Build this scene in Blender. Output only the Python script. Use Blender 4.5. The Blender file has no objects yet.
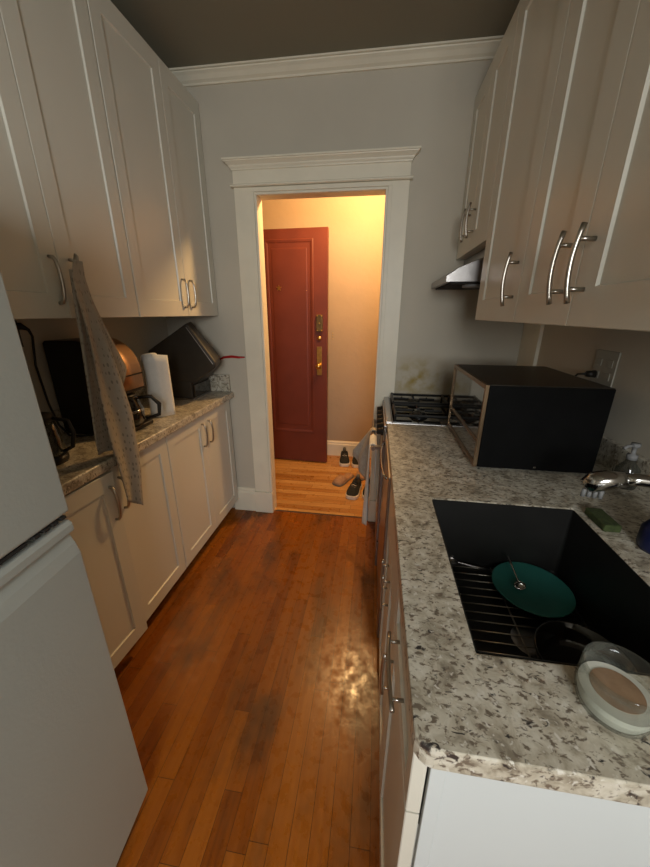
import bpy, bmesh, math, random
from mathutils import Vector, Matrix
PI = math.pi
random.seed(7)
scn = bpy.context.scene
C = scn.collection

# ---------------- camera, world, lights, exposure ----------------
H = 1.42
yaw, pit, rol = 0.1431345, 0.3399444, 0.0045189
fw = Vector((-math.sin(yaw)*math.cos(pit), math.cos(yaw)*math.cos(pit), -math.sin(pit)))
rt = Vector((math.cos(yaw), math.sin(yaw), 0)); up = rt.cross(fw)
r2 = rt*math.cos(rol)+up*math.sin(rol); u2 = -rt*math.sin(rol)+up*math.cos(rol)
cd = bpy.data.cameras.new('camera'); cam = bpy.data.objects.new('camera', cd); C.objects.link(cam)
cam.matrix_world = Matrix(((r2.x, u2.x, -fw.x, 0), (r2.y, u2.y, -fw.y, 0), (r2.z, u2.z, -fw.z, H), (0, 0, 0, 1)))
cd.sensor_fit = 'HORIZONTAL'; cd.sensor_width = 36; cd.lens = 341.1/650*36; cd.clip_start = 0.02
scn.camera = cam

w = bpy.data.worlds.new('world'); scn.world = w; w.use_nodes = True
w.node_tree.nodes['Background'].inputs[0].default_value = (0.75, 0.88, 1.0, 1)
w.node_tree.nodes['Background'].inputs[1].default_value = 0.6

def area(name, loc, rot, sx, sy, power, col):
    l = bpy.data.lights.new(name, 'AREA'); l.shape = 'RECTANGLE'; l.size = sx; l.size_y = sy
    l.energy = power; l.color = col
    o = bpy.data.objects.new(name, l); o.location = loc; o.rotation_euler = rot; C.objects.link(o); return o
# daylight entering by the window behind the camera
area('window_daylight', (0.25, -1.72, 1.72), (PI/2-0.35, 0, 0.12), 0.80, 0.80, 34, (0.97, 0.99, 0.97))
# warm lamp bulb of the hall ceiling
lp = bpy.data.lights.new('hall_bulb', 'POINT'); lp.energy = 64; lp.color = (1.0, 0.60, 0.24); lp.shadow_soft_size = 0.07
lo = bpy.data.objects.new('hall_bulb', lp); lo.location = (-0.07, 2.64, 2.36); C.objects.link(lo)

vs = scn.view_settings
scn.display_settings.display_device = 'sRGB'
vs.view_transform = 'Standard'; vs.look = 'None'; vs.gamma = 1; vs.exposure = 0.27; vs.use_curve_mapping = False

# ---------------- materials ----------------
def mat(name, col, rough=0.5, metal=0.0, noise=0.0, nscale=8.0, bump=0.0, bscale=60.0, spec=0.5, trans=0.0, ior=1.45, coat=0.0, col2=None):
    m = bpy.data.materials.new(name); m.use_nodes = True
    nt = m.node_tree; b = nt.nodes['Principled BSDF']
    b.inputs['Base Color'].default_value = (*col, 1); b.inputs['Roughness'].default_value = rough
    b.inputs['Metallic'].default_value = metal; b.inputs['Specular IOR Level'].default_value = spec
    b.inputs['Transmission Weight'].default_value = trans; b.inputs['IOR'].default_value = ior
    b.inputs['Coat Weight'].default_value = coat
    tc = nt.nodes.new('ShaderNodeTexCoord')
    n = nt.nodes.new('ShaderNodeTexNoise'); n.inputs['Scale'].default_value = nscale; n.inputs['Detail'].default_value = 4
    nt.links.new(tc.outputs['Object'], n.inputs['Vector'])
    if noise > 0:
        r = nt.nodes.new('ShaderNodeValToRGB'); c2 = col2 or tuple(c*(1-noise) for c in col)
        r.color_ramp.elements[0].position = 0.35; r.color_ramp.elements[1].position = 0.65
        r.color_ramp.elements[0].color = (*c2, 1); r.color_ramp.elements[1].color = (*col, 1)
        nt.links.new(n.outputs['Fac'], r.inputs[0]); nt.links.new(r.outputs[0], b.inputs['Base Color'])
    if bump > 0:
        n2 = nt.nodes.new('ShaderNodeTexNoise'); n2.inputs['Scale'].default_value = bscale; n2.inputs['Detail'].default_value = 3
        nt.links.new(tc.outputs['Object'], n2.inputs['Vector'])
        bp = nt.nodes.new('ShaderNodeBump'); bp.inputs['Strength'].default_value = bump; bp.inputs['Distance'].default_value = 0.004
        nt.links.new(n2.outputs['Fac'], bp.inputs['Height']); nt.links.new(bp.outputs[0], b.inputs['Normal'])
    return m

def ramp(nt, src, stops, interp='LINEAR'):
    r = nt.nodes.new('ShaderNodeValToRGB'); cr = r.color_ramp; cr.interpolation = interp
    while len(cr.elements) < len(stops): cr.elements.new(0.5)
    for e, (p, c) in zip(cr.elements, stops): e.position = p; e.color = (*c, 1)
    nt.links.new(src, r.inputs[0]); return r.outputs[0]
def mixc(nt, typ, fac, a, b):
    m = nt.nodes.new('ShaderNodeMix'); m.data_type = 'RGBA'; m.blend_type = typ
    for sock, v in ((m.inputs[0], fac), (m.inputs[6], a), (m.inputs[7], b)):
        if hasattr(v, 'node'): nt.links.new(v, sock)
        elif isinstance(v, tuple): sock.default_value = (*v, 1)
        else: sock.default_value = v
    return m.outputs[2]

def wood_floor(name, along_y, tones, plank=0.057, rough=0.33, stain=0.6, seed=0.0):
    m = bpy.data.materials.new(name); m.use_nodes = True; nt = m.node_tree; b = nt.nodes['Principled BSDF']
    tc = nt.nodes.new('ShaderNodeTexCoord'); mp = nt.nodes.new('ShaderNodeMapping')
    nt.links.new(tc.outputs['Object'], mp.inputs['Vector'])
    if along_y: mp.inputs['Rotation'].default_value[2] = PI/2
    br = nt.nodes.new('ShaderNodeTexBrick'); sx = nt.nodes.new('ShaderNodeSeparateXYZ'); nt.links.new(mp.outputs[0], sx.inputs[0])
    dv = nt.nodes.new('ShaderNodeMath'); dv.operation = 'DIVIDE'; dv.inputs[1].default_value = plank; nt.links.new(sx.outputs[1], dv.inputs[0])
    fl = nt.nodes.new('ShaderNodeMath'); fl.operation = 'FLOOR'; nt.links.new(dv.outputs[0], fl.inputs[0])
    wn_ = nt.nodes.new('ShaderNodeTexWhiteNoise'); wn_.noise_dimensions = '1D'; nt.links.new(fl.outputs[0], wn_.inputs['W'])
    ad = nt.nodes.new('ShaderNodeMath'); ad.operation = 'MULTIPLY_ADD'; ad.inputs[1].default_value = 0.9; nt.links.new(wn_.outputs['Value'], ad.inputs[0]); nt.links.new(sx.outputs[0], ad.inputs[2])
    cx3 = nt.nodes.new('ShaderNodeCombineXYZ'); nt.links.new(ad.outputs[0], cx3.inputs[0]); nt.links.new(sx.outputs[1], cx3.inputs[1])
    nt.links.new(cx3.outputs[0], br.inputs['Vector'])
    br.inputs['Scale'].default_value = 1; br.inputs['Brick Width'].default_value = 0.9; br.inputs['Row Height'].default_value = plank
    br.inputs['Mortar Size'].default_value = 0.0009; br.inputs['Mortar Smooth'].default_value = 0.3
    br.offset = 0.0; br.offset_frequency = 2
    br.inputs['Color1'].default_value = (0, 0, 0, 1); br.inputs['Color2'].default_value = (1, 1, 1, 1); br.inputs['Mortar'].default_value = (0.5, 0.5, 0.5, 1)
    # grain
    mg = nt.nodes.new('ShaderNodeMapping'); mg.inputs['Scale'].default_value = (2.2, 45, 2) ; nt.links.new(mp.outputs[0], mg.inputs['Vector'])
    g = nt.nodes.new('ShaderNodeTexNoise'); g.inputs['Scale'].default_value = 1.6; g.inputs['Detail'].default_value = 6; g.inputs['Distortion'].default_value = 0.5
    nt.links.new(mg.outputs[0], g.inputs['Vector'])
    mixv = nt.nodes.new('ShaderNodeMath'); mixv.operation = 'MULTIPLY_ADD'; mixv.inputs[1].default_value = 0.42
    nt.links.new(br.outputs['Color'], mixv.inputs[0])
    gs = nt.nodes.new('ShaderNodeMath'); gs.operation = 'MULTIPLY'; gs.inputs[1].default_value = 0.62; nt.links.new(g.outputs['Fac'], gs.inputs[0])
    nt.links.new(gs.outputs[0], mixv.inputs[2])
    col = ramp(nt, mixv.outputs[0], [(0.12, tones[0]), (0.42, tones[1]), (0.8, tones[2])])
    # worn dark stains
    s = nt.nodes.new('ShaderNodeTexNoise'); s.inputs['Scale'].default_value = 3.1; s.inputs['Detail'].default_value = 5; s.inputs['Roughness'].default_value = 0.6
    ms = nt.nodes.new('ShaderNodeMapping'); ms.inputs['Location'].default_value = (seed, 3.1+seed, 0); ms.inputs['Scale'].default_value = (0.6, 1.3, 1)
    nt.links.new(mp.outputs[0], ms.inputs['Vector']); nt.links.new(ms.outputs[0], s.inputs['Vector'])
    st = ramp(nt, s.outputs['Fac'], [(0.50, (0, 0, 0)), (0.66, (1, 1, 1))])
    sm = nt.nodes.new('ShaderNodeMath'); sm.operation = 'MULTIPLY'; sm.inputs[1].default_value = stain; nt.links.new(st, sm.inputs[0])
    col = mixc(nt, 'MIX', sm.outputs[0], col, (0.055, 0.03, 0.014))
    col = mixc(nt, 'MIX', br.outputs['Fac'], col, (0.035, 0.014, 0.005))
    nt.links.new(col, b.inputs['Base Color'])
    rr = nt.nodes.new('ShaderNodeTexNoise'); rr.inputs['Scale'].default_value = 26; rr.inputs['Detail'].default_value = 5; nt.links.new(mp.outputs[0], rr.inputs['Vector'])
    mr = nt.nodes.new('ShaderNodeMapRange'); mr.inputs['To Min'].default_value = rough-0.12; mr.inputs['To Max'].default_value = rough+0.18
    mr.inputs['From Min'].default_value = 0.3; mr.inputs['From Max'].default_value = 0.7
    nt.links.new(rr.outputs['Fac'], mr.inputs['Value']); nt.links.new(mr.outputs[0], b.inputs['Roughness'])
    bp = nt.nodes.new('ShaderNodeBump'); bp.inputs['Strength'].default_value = 0.22; bp.inputs['Distance'].default_value = 0.002
    nt.links.new(rr.outputs['Fac'], bp.inputs['Height']); nt.links.new(bp.outputs[0], b.inputs['Normal'])
    b.inputs['Specular IOR Level'].default_value = 0.4
    return m

def granite():
    m = bpy.data.materials.new('granite'); m.use_nodes = True; nt = m.node_tree; b = nt.nodes['Principled BSDF']
    tc = nt.nodes.new('ShaderNodeTexCoord'); P = tc.outputs['Object']
    def nz(scale, det=5, dist=0.0, loc=(0, 0, 0), sc=(1, 1, 1), rough=0.6):
        mp = nt.nodes.new('ShaderNodeMapping'); mp.inputs['Location'].default_value = loc; mp.inputs['Scale'].default_value = sc
        mp.inputs['Rotation'].default_value = (0, 0, 0.5)
        nt.links.new(P, mp.inputs['Vector'])
        n = nt.nodes.new('ShaderNodeTexNoise'); n.inputs['Scale'].default_value = scale; n.inputs['Detail'].default_value = det
        n.inputs['Distortion'].default_value = dist; n.inputs['Roughness'].default_value = rough
        nt.links.new(mp.outputs[0], n.inputs['Vector']); return n.outputs['Fac']
    col = ramp(nt, nz(28, 4, 0.6), [(0.34, (0.25, 0.215, 0.16)), (0.47, (0.47, 0.425, 0.335)), (0.60, (0.60, 0.56, 0.465)), (0.75, (0.70, 0.665, 0.59))])
    g = ramp(nt, nz(75, 3, 0.4, (4, 2, 1), (1, 1.6, 1)), [(0.54, (0, 0, 0)), (0.62, (1, 1, 1))])
    col = mixc(nt, 'MIX', g, col, (0.17, 0.135, 0.10))
    g = ramp(nt, nz(48, 3, 0.8, (9, 5, 2), (1, 1.8, 1)), [(0.615, (0, 0, 0)), (0.69, (1, 1, 1))])
    col = mixc(nt, 'MIX', g, col, (0.04, 0.034, 0.032))
    g = ramp(nt, nz(95, 2, 0.4, (2, 8, 3)), [(0.62, (0, 0, 0)), (0.70, (1, 1, 1))])
    col = mixc(nt, 'MIX', g, col, (0.66, 0.63, 0.56))
    nt.links.new(col, b.inputs['Base Color']); b.inputs['Roughness'].default_value = 0.30
    return m

def dotted(name, base, dot, scale, size):
    m = bpy.data.materials.new(name); m.use_nodes = True; nt = m.node_tree; b = nt.nodes['Principled BSDF']
    tc = nt.nodes.new('ShaderNodeTexCoord')
    v = nt.nodes.new('ShaderNodeTexVoronoi'); v.inputs['Scale'].default_value = scale; v.inputs['Randomness'].default_value = 0.35
    nt.links.new(tc.outputs['UV'], v.inputs['Vector'])
    c = ramp(nt, v.outputs['Distance'], [(size, dot), (size+0.08, base)])
    nt.links.new(c, b.inputs['Base Color']); b.inputs['Roughness'].default_value = 0.95
    n = nt.nodes.new('ShaderNodeTexNoise'); n.inputs['Scale'].default_value = 400; nt.links.new(tc.outputs['Object'], n.inputs['Vector'])
    bp = nt.nodes.new('ShaderNodeBump'); bp.inputs['Strength'].default_value = 0.3; bp.inputs['Distance'].default_value = 0.002
    nt.links.new(n.outputs['Fac'], bp.inputs['Height']); nt.links.new(bp.outputs[0], b.inputs['Normal'])
    return m

def kitchen_wall():
    m = mat('wall_paint', (0.55, 0.50, 0.41), 0.75, noise=0.05, nscale=3, bump=0.12, bscale=45)
    nt = m.node_tree; b = nt.nodes['Principled BSDF']
    src = b.inputs['Base Color'].links[0].from_socket
    # yellow grease stain with its own shape on the wall behind the stove
    tc = nt.nodes.new('ShaderNodeTexCoord')
    mp = nt.nodes.new('ShaderNodeMapping'); mp.vector_type = 'POINT'
    mp.inputs['Location'].default_value = (-0.27*3.6, -2.167*3.6, -1.03*6.0); mp.inputs['Scale'].default_value = (3.6, 3.6, 6.0)
    nt.links.new(tc.outputs['Object'], mp.inputs['Vector'])
    ln = nt.nodes.new('ShaderNodeVectorMath'); ln.operation = 'LENGTH'; nt.links.new(mp.outputs[0], ln.inputs[0])
    n = nt.nodes.new('ShaderNodeTexNoise'); n.inputs['Scale'].default_value = 16; n.inputs['Detail'].default_value = 5
    nt.links.new(tc.outputs['Object'], n.inputs['Vector'])
    f = ramp(nt, ln.outputs['Value'], [(0.1, (1, 1, 1)), (1.0, (0, 0, 0))])
    f2 = ramp(nt, n.outputs['Fac'], [(0.38, (0.15, 0.15, 0.15)), (0.65, (1, 1, 1))])
    ff = mixc(nt, 'MULTIPLY', 1.0, f, f2)
    col = mixc(nt, 'MIX', ff, src, (0.33, 0.23, 0.05))
    nt.links.new(col, b.inputs['Base Color'])
    return m

M = {}
M['cab'] = mat('cabinet_white', (0.68, 0.655, 0.57), 0.34, noise=0.03, nscale=2)
M['cabin'] = mat('cabinet_carcass', (0.60, 0.58, 0.54), 0.5, noise=0.04)
M['endp'] = mat("end_panel_white", (0.62, 0.66, 0.665), 0.4, noise=0.02, nscale=2)
M['trim'] = mat('trim_white', (0.80, 0.74, 0.60), 0.42, noise=0.05, nscale=9, bump=0.08, bscale=30)
M['wall'] = kitchen_wall()
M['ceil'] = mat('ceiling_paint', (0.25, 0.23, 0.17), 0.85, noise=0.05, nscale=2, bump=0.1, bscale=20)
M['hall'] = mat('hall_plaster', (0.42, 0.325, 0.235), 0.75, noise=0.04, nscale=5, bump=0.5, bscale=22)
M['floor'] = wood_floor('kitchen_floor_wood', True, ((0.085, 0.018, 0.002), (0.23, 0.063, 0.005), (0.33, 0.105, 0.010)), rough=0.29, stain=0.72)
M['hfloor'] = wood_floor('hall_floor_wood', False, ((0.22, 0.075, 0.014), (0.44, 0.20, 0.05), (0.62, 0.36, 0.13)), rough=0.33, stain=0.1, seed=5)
M['granite'] = granite()
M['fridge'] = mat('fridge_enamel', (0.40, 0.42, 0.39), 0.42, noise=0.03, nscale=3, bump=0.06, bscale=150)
M['gasket'] = mat('gasket_grey', (0.12, 0.12, 0.11), 0.7, noise=0.2)
M['nickel'] = mat('brushed_nickel', (0.50, 0.46, 0.41), 0.28, 1.0, noise=0.1, nscale=60)
M['chrome'] = mat('chrome', (0.50, 0.49, 0.47), 0.16, 1.0, noise=0.03)
M['steel'] = mat('stainless_steel', (0.36, 0.34, 0.33), 0.30, 1.0, noise=0.08, nscale=30)
M['sink'] = mat('sink_dark_steel', (0.035, 0.034, 0.032), 0.34, 0.6, noise=0.15, nscale=12)
M['red'] = mat('oxblood_door_paint', (0.155, 0.034, 0.020), 0.45, noise=0.15, nscale=5, bump=0.06, bscale=30)
M['brass'] = mat('brass', (0.75, 0.50, 0.16), 0.28, 1.0, noise=0.2, nscale=40)
M['dbrass'] = mat('aged_brass', (0.20, 0.14, 0.06), 0.45, 0.8, noise=0.3, nscale=40)
M['black'] = mat('black_plastic', (0.016, 0.013, 0.010), 0.42, noise=0.2, nscale=20, spec=0.4)
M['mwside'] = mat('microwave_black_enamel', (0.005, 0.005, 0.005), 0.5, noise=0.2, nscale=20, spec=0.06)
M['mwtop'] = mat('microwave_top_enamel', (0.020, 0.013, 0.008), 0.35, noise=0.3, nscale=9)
M['gloss'] = mat('black_glass', (0.012, 0.010, 0.008), 0.08, noise=0.2, coat=0.5)
M['bronze'] = mat('bronze_trim', (0.22, 0.15, 0.09), 0.32, 0.9, noise=0.1)
M['copper'] = mat('copper_steel', (0.50, 0.30, 0.17), 0.42, 1.0, noise=0.15, nscale=6)
M['appl'] = mat('dark_brown_grey_plastic', (0.034, 0.028, 0.021), 0.45, noise=0.15, nscale=20)
M['iron'] = mat('cast_iron', (0.010, 0.010, 0.010), 0.45, noise=0.3, nscale=40)
M['paper'] = mat('paper_towel', (0.80, 0.79, 0.75), 0.95, noise=0.04, nscale=50, bump=0.3, bscale=180)
M['card'] = mat('cardboard', (0.30, 0.22, 0.14), 0.9, noise=0.1)
M['towel'] = dotted('dotted_linen', (0.36, 0.33, 0.28), (0.20, 0.18, 0.155), 20.0, 0.20)
M['towelw'] = mat('white_terry', (0.80, 0.77, 0.72), 0.97, noise=0.08, nscale=40, bump=0.5, bscale=300)
M['towelg'] = mat('grey_waffle', (0.42, 0.38, 0.33), 0.97, noise=0.15, nscale=80, bump=0.5, bscale=250)
M['redp'] = mat('red_plastic', (0.42, 0.012, 0.012), 0.4, noise=0.1)
M['blue'] = mat('navy_plastic', (0.006, 0.010, 0.05), 0.4, noise=0.2)
M['labelw'] = mat('pale_label', (0.20, 0.20, 0.20), 0.6, noise=0.05)
M['plate'] = mat('teal_glaze', (0.03, 0.17, 0.145), 0.3, noise=0.15, nscale=14)
M['wax'] = mat('milky_liquid', (0.72, 0.72, 0.66), 0.35, noise=0.04)
M['film'] = mat('tan_film', (0.42, 0.27, 0.17), 0.2, noise=0.35, nscale=30)
M['outlet'] = mat('outlet_plastic', (0.38, 0.36, 0.30), 0.45, noise=0.03)
M['wire'] = mat('rack_wire', (0.42, 0.38, 0.33), 0.3, 1.0, noise=0.1)
M['sole'] = mat('white_rubber', (0.78, 0.74, 0.66), 0.6, noise=0.05)
M['shoeb'] = mat('black_mesh_fabric', (0.02, 0.022, 0.022), 0.85, noise=0.3, nscale=90, bump=0.4, bscale=300)
M['shoeg'] = mat('grey_mesh_fabric', (0.16, 0.16, 0.145), 0.85, noise=0.3, nscale=90, bump=0.4, bscale=300)
M['shoet'] = mat('tan_suede', (0.42, 0.25, 0.15), 0.95, noise=0.2, nscale=50)
M['slipg'] = mat('grey_felt', (0.20, 0.18, 0.15), 0.95, noise=0.2, nscale=50)
M['dark'] = mat('dark_void', (0.02, 0.018, 0.016), 0.9, noise=0.1)
M['kick'] = mat('toe_kick_brown', (0.09, 0.05, 0.03), 0.7, noise=0.2)
M['sill'] = mat('threshold_wood', (0.20, 0.09, 0.035), 0.5, noise=0.3, nscale=20)
def glassmat(name, col, rough=0.03):
    m = bpy.data.materials.new(name); m.use_nodes = True; nt = m.node_tree; b = nt.nodes['Principled BSDF']
    b.inputs['Base Color'].default_value = (*col, 1); b.inputs['Roughness'].default_value = rough
    b.inputs['Transmission Weight'].default_value = 1.0; b.inputs['IOR'].default_value = 1.3
    return m
def thin_glass(name, tint, refl=0.10):
    m = bpy.data.materials.new(name); m.use_nodes = True; nt = m.node_tree; nt.nodes.remove(nt.nodes['Principled BSDF'])
    tr = nt.nodes.new('ShaderNodeBsdfTransparent'); tr.inputs[0].default_value = (*tint, 1)
    gl = nt.nodes.new('ShaderNodeBsdfGlossy'); gl.inputs['Roughness'].default_value = 0.06; df = nt.nodes.new('ShaderNodeBsdfDiffuse'); df.inputs[0].default_value = (0.25, 0.26, 0.23, 1)
    lw = nt.nodes.new('ShaderNodeLayerWeight'); lw.inputs[0].default_value = 0.35
    m1 = nt.nodes.new('ShaderNodeMixShader'); m1.inputs[0].default_value = 0.5; nt.links.new(gl.outputs[0], m1.inputs[1]); nt.links.new(df.outputs[0], m1.inputs[2])
    mr = nt.nodes.new('ShaderNodeMapRange'); mr.inputs['To Min'].default_value = refl; mr.inputs['To Max'].default_value = 0.45; nt.links.new(lw.outputs['Facing'], mr.inputs['Value'])
    m2 = nt.nodes.new('ShaderNodeMixShader'); nt.links.new(mr.outputs[0], m2.inputs[0]); nt.links.new(tr.outputs[0], m2.inputs[1]); nt.links.new(m1.outputs[0], m2.inputs[2])
    nt.links.new(m2.outputs[0], nt.nodes['Material Output'].inputs[0]); return m
M['glass'] = thin_glass('clear_glass', (0.93, 0.94, 0.92), 0.03)
M['smoke'] = thin_glass('smoky_plastic', (0.55, 0.54, 0.50), 0.10)
em = bpy.data.materials.new('lamp_diffuser'); em.use_nodes = True
eb = em.node_tree.nodes['Principled BSDF']; eb.inputs['Base Color'].default_value = (0.9, 0.8, 0.6, 1)
eb.inputs['Emission Color'].default_value = (1, 0.62, 0.25, 1); eb.inputs['Emission Strength'].default_value = 6
M['lamp'] = em

# ---------------- mesh helpers ----------------
def B(): return bmesh.new()
def bx(bm, x0, x1, y0, y1, z0, z1):
    vs_ = [bm.verts.new(p) for p in ((x0,y0,z0),(x1,y0,z0),(x1,y1,z0),(x0,y1,z0),(x0,y0,z1),(x1,y0,z1),(x1,y1,z1),(x0,y1,z1))]
    for f in ((0,3,2,1),(4,5,6,7),(0,1,5,4),(1,2,6,5),(2,3,7,6),(3,0,4,7)): bm.faces.new([vs_[i] for i in f])
    return vs_
def box(*a): bm = B(); bx(bm, *a); return bm
def tube(bm, pts, r, n=10, cap=True):
    pts = [Vector(p) for p in pts]; rings = []
    rr = r if isinstance(r, (list, tuple)) else [r]*len(pts)
    prev = None
    for i, p in enumerate(pts):
        t = (pts[min(i+1, len(pts)-1)]-pts[max(i-1, 0)]).normalized()
        if prev is None:
            a = Vector((0,0,1)) if abs(t.z) < 0.9 else Vector((1,0,0)); u = t.cross(a).normalized()
        else:
            u = (prev - t*prev.dot(t)).normalized()
        prev = u; v = t.cross(u)
        rings.append([bm.verts.new(p+(u*math.cos(2*PI*k/n)+v*math.sin(2*PI*k/n))*rr[i]) for k in range(n)])
    for a, b in zip(rings, rings[1:]):
        for k in range(n): bm.faces.new((a[k], a[(k+1)%n], b[(k+1)%n], b[k]))
    if cap: bm.faces.new(rings[0][::-1]); bm.faces.new(rings[-1])
def lathe(bm, prof, c=(0,0,0), n=32, axis='z', close=True):
    rings = []
    for r, z in prof:
        ring = []
        for k in range(n):
            a = 2*PI*k/n; p = (r*math.cos(a), r*math.sin(a), z)
            if axis == 'x': p = (z, p[0], p[1])
            elif axis == 'y': p = (p[0], z, p[1])
            ring.append(bm.verts.new((c[0]+p[0], c[1]+p[1], c[2]+p[2])))
        rings.append(ring)
    for a, b in zip(rings, rings[1:]):
        for k in range(n): bm.faces.new((a[k], a[(k+1)%n], b[(k+1)%n], b[k]))
    if close: bm.faces.new(rings[0][::-1]); bm.faces.new(rings[-1])
def prism(bm, prof, axis, a0, a1):
    """profile points extruded along an axis; prof coords are the other two axes in xyz order"""
    def P(p, a):
        return (a, p[0], p[1]) if axis == 'x' else ((p[0], a, p[1]) if axis == 'y' else (p[0], p[1], a))
    A = [bm.verts.new(P(p, a0)) for p in prof]; Bv = [bm.verts.new(P(p, a1)) for p in prof]
    n = len(prof)
    for i in range(n): bm.faces.new((A[i], A[(i+1)%n], Bv[(i+1)%n], Bv[i]))
    bm.faces.new(A[::-1]); bm.faces.new(Bv)
def obj(name, bm, m, parent=None, bevel=0.0, smooth=False, local=False, kind=None, sub=0, solid=0.0):
    bmesh.ops.recalc_face_normals(bm, faces=bm.faces)
    if parent is not None and not local:
        off = Vector((0, 0, 0)); p = parent
        while p: off += p.location; p = p.parent
        for v in bm.verts: v.co -= off
    me = bpy.data.meshes.new(name); bm.to_mesh(me); bm.free()
    mats = m if isinstance(m, (list, tuple)) else [m]
    for mm in mats: me.materials.append(M[mm])
    o = bpy.data.objects.new(name, me); C.objects.link(o)
    if parent is not None: o.parent = parent
    if smooth:
        for p in me.polygons: p.use_smooth = True
    if solid:
        s = o.modifiers.new('solid', 'SOLIDIFY'); s.thickness = solid; s.offset = 0
    if bevel:
        b = o.modifiers.new('bevel', 'BEVEL'); b.width = bevel; b.segments = 3; b.limit_method = 'ANGLE'; b.angle_limit = math.radians(40)
    if sub:
        s = o.modifiers.new('sub', 'SUBSURF'); s.levels = sub; s.render_levels = sub
    if kind: o['kind'] = kind
    return o
def tag(o, label, cat, group=None):
    o['label'] = label; o['category'] = cat
    if group: o['group'] = group
    return o
def thing(name, label, cat, loc, group=None, rotz=0):
    o = bpy.data.objects.new(name, None); o.empty_display_size = 0.05; C.objects.link(o)
    o.location = loc; o.rotation_euler = (0, 0, rotz)
    return tag(o, label, cat, group)
def struct(name, bm, m, **k): return obj(name, bm, m, kind='structure', **k)

XL, XR, YF, YB, ZC = -1.36, 0.84, 2.167, -1.80, 2.582
WT = 0.075; YH = 3.32

# ---------------- the room ----------------
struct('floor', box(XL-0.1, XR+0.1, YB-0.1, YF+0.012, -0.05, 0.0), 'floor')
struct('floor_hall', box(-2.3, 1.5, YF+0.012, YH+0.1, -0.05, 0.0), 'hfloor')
tb = B(); prism(tb, [(YF+0.004, 0), (YF+0.006, 0.003), (YF+0.018, 0.003), (YF+0.020, 0)], 'x', -0.69, 0.0)
struct('trim_1', tb, 'kick')
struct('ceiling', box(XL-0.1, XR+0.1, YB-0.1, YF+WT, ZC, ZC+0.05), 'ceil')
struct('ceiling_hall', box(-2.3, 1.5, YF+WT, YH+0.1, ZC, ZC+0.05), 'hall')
struct('wall_left', box(XL-0.1, XL, YB-0.1, YF, 0, ZC), 'wall')
struct('wall_right', box(XR, XR+0.1, YB-0.1, YF, 0, ZC), 'wall')
DX0, DX1, DZ = -0.70, 0.008, 2.035
wf = B(); bx(wf, XL-0.1, DX0-0.012, YF, YF+WT-0.02, 0, ZC); bx(wf, DX1+0.012, XR+0.1, YF, YF+WT-0.02, 0, ZC); bx(wf, DX0-0.012, DX1+0.012, YF, YF+WT-0.02, DZ+0.012, ZC)
struct('wall_front', wf, 'wall')
wh = B(); bx(wh, -2.3, DX0-0.012, YF+WT-0.02, YF+WT, 0, ZC); bx(wh, DX1+0.012, 1.5, YF+WT-0.02, YF+WT, 0, ZC); bx(wh, DX0-0.012, DX1+0.012, YF+WT-0.02, YF+WT, DZ+0.012, ZC)
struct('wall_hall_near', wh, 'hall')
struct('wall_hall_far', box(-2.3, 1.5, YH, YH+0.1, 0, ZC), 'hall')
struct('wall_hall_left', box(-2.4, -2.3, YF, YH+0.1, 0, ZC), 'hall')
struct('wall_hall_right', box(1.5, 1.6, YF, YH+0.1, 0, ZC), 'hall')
# back wall with the daylight window (behind the camera)
wb = B(); bx(wb, XL-0.1, -0.3, YB-0.1, YB, 0, ZC); bx(wb, 0.8, XR+0.1, YB-0.1, YB, 0, ZC)
bx(wb, -0.3, 0.8, YB-0.1, YB, 0, 1.1); bx(wb, -0.3, 0.8, YB-0.1, YB, 2.3, ZC)
struct('wall_back', wb, 'wall')
wn = B()
for a in ((-0.3, -0.25, 1.1, 2.3), (0.75, 0.8, 1.1, 2.3), (-0.25, 0.75, 1.1, 1.15), (-0.25, 0.75, 2.25, 2.3), (-0.25, 0.75, 1.68, 1.72)): bx(wn, a[0], a[1], YB-0.07, YB-0.03, a[2], a[3])
struct('window_1', wn, 'trim')

# crown moulding on the far wall
cm = B(); prism(cm, [(YF, 2.534), (YF-0.010, 2.534), (YF-0.014, 2.541), (YF-0.026, 2.548), (YF-0.040, 2.562), (YF-0.052, 2.570), (YF-0.054, 2.574), (YF-0.064, 2.575), (YF-0.064, 2.582), (YF, 2.582)], 'x', XL, XR)
struct('trim_2', cm, 'trim')

# door casing, cornice, jamb
cs = B()
bx(cs, -0.830, -0.700, YF-0.018, YF, 0.17, 2.074); bx(cs, 0.008, 0.130, YF-0.018, YF, 0.17, 2.074)
bx(cs, -0.833, -0.699, YF-0.030, YF, 0, 0.17); bx(cs, 0.007, 0.133, YF-0.030, YF, 0, 0.17)
bx(cs, -0.700, 0.008, YF-0.018, YF, DZ, 2.074)
struct('trim_8', cs, 'trim', bevel=0.003)
cs = B()
def stepped(ins, ht, y0, y1):      # inverted U moulding strip round the opening
    xa, xb, zt = DX0-ins, DX1+ins, DZ+ins
    bx(cs, xa, xa+ht, y0, y1, 0.172, zt-ht); bx(cs, xb-ht, xb, y0, y1, 0.172, zt-ht); bx(cs, xa, xb, y0, y1, zt-ht, zt)
stepped(0.034, 0.020, YF-0.027, YF-0.0185); stepped(0.012, 0.011, YF-0.022, YF-0.0185)
struct('trim_3', cs, 'trim', bevel=0.002)
hd = B()
bx(hd, -0.830, 0.130, YF-0.022, YF, 2.075, 2.155)
prism(hd, [(YF, 2.074), (YF-0.030, 2.074), (YF-0.036, 2.078), (YF-0.036, 2.084), (YF-0.030, 2.088), (YF, 2.088)], 'x', -0.845, 0.145)
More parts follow.
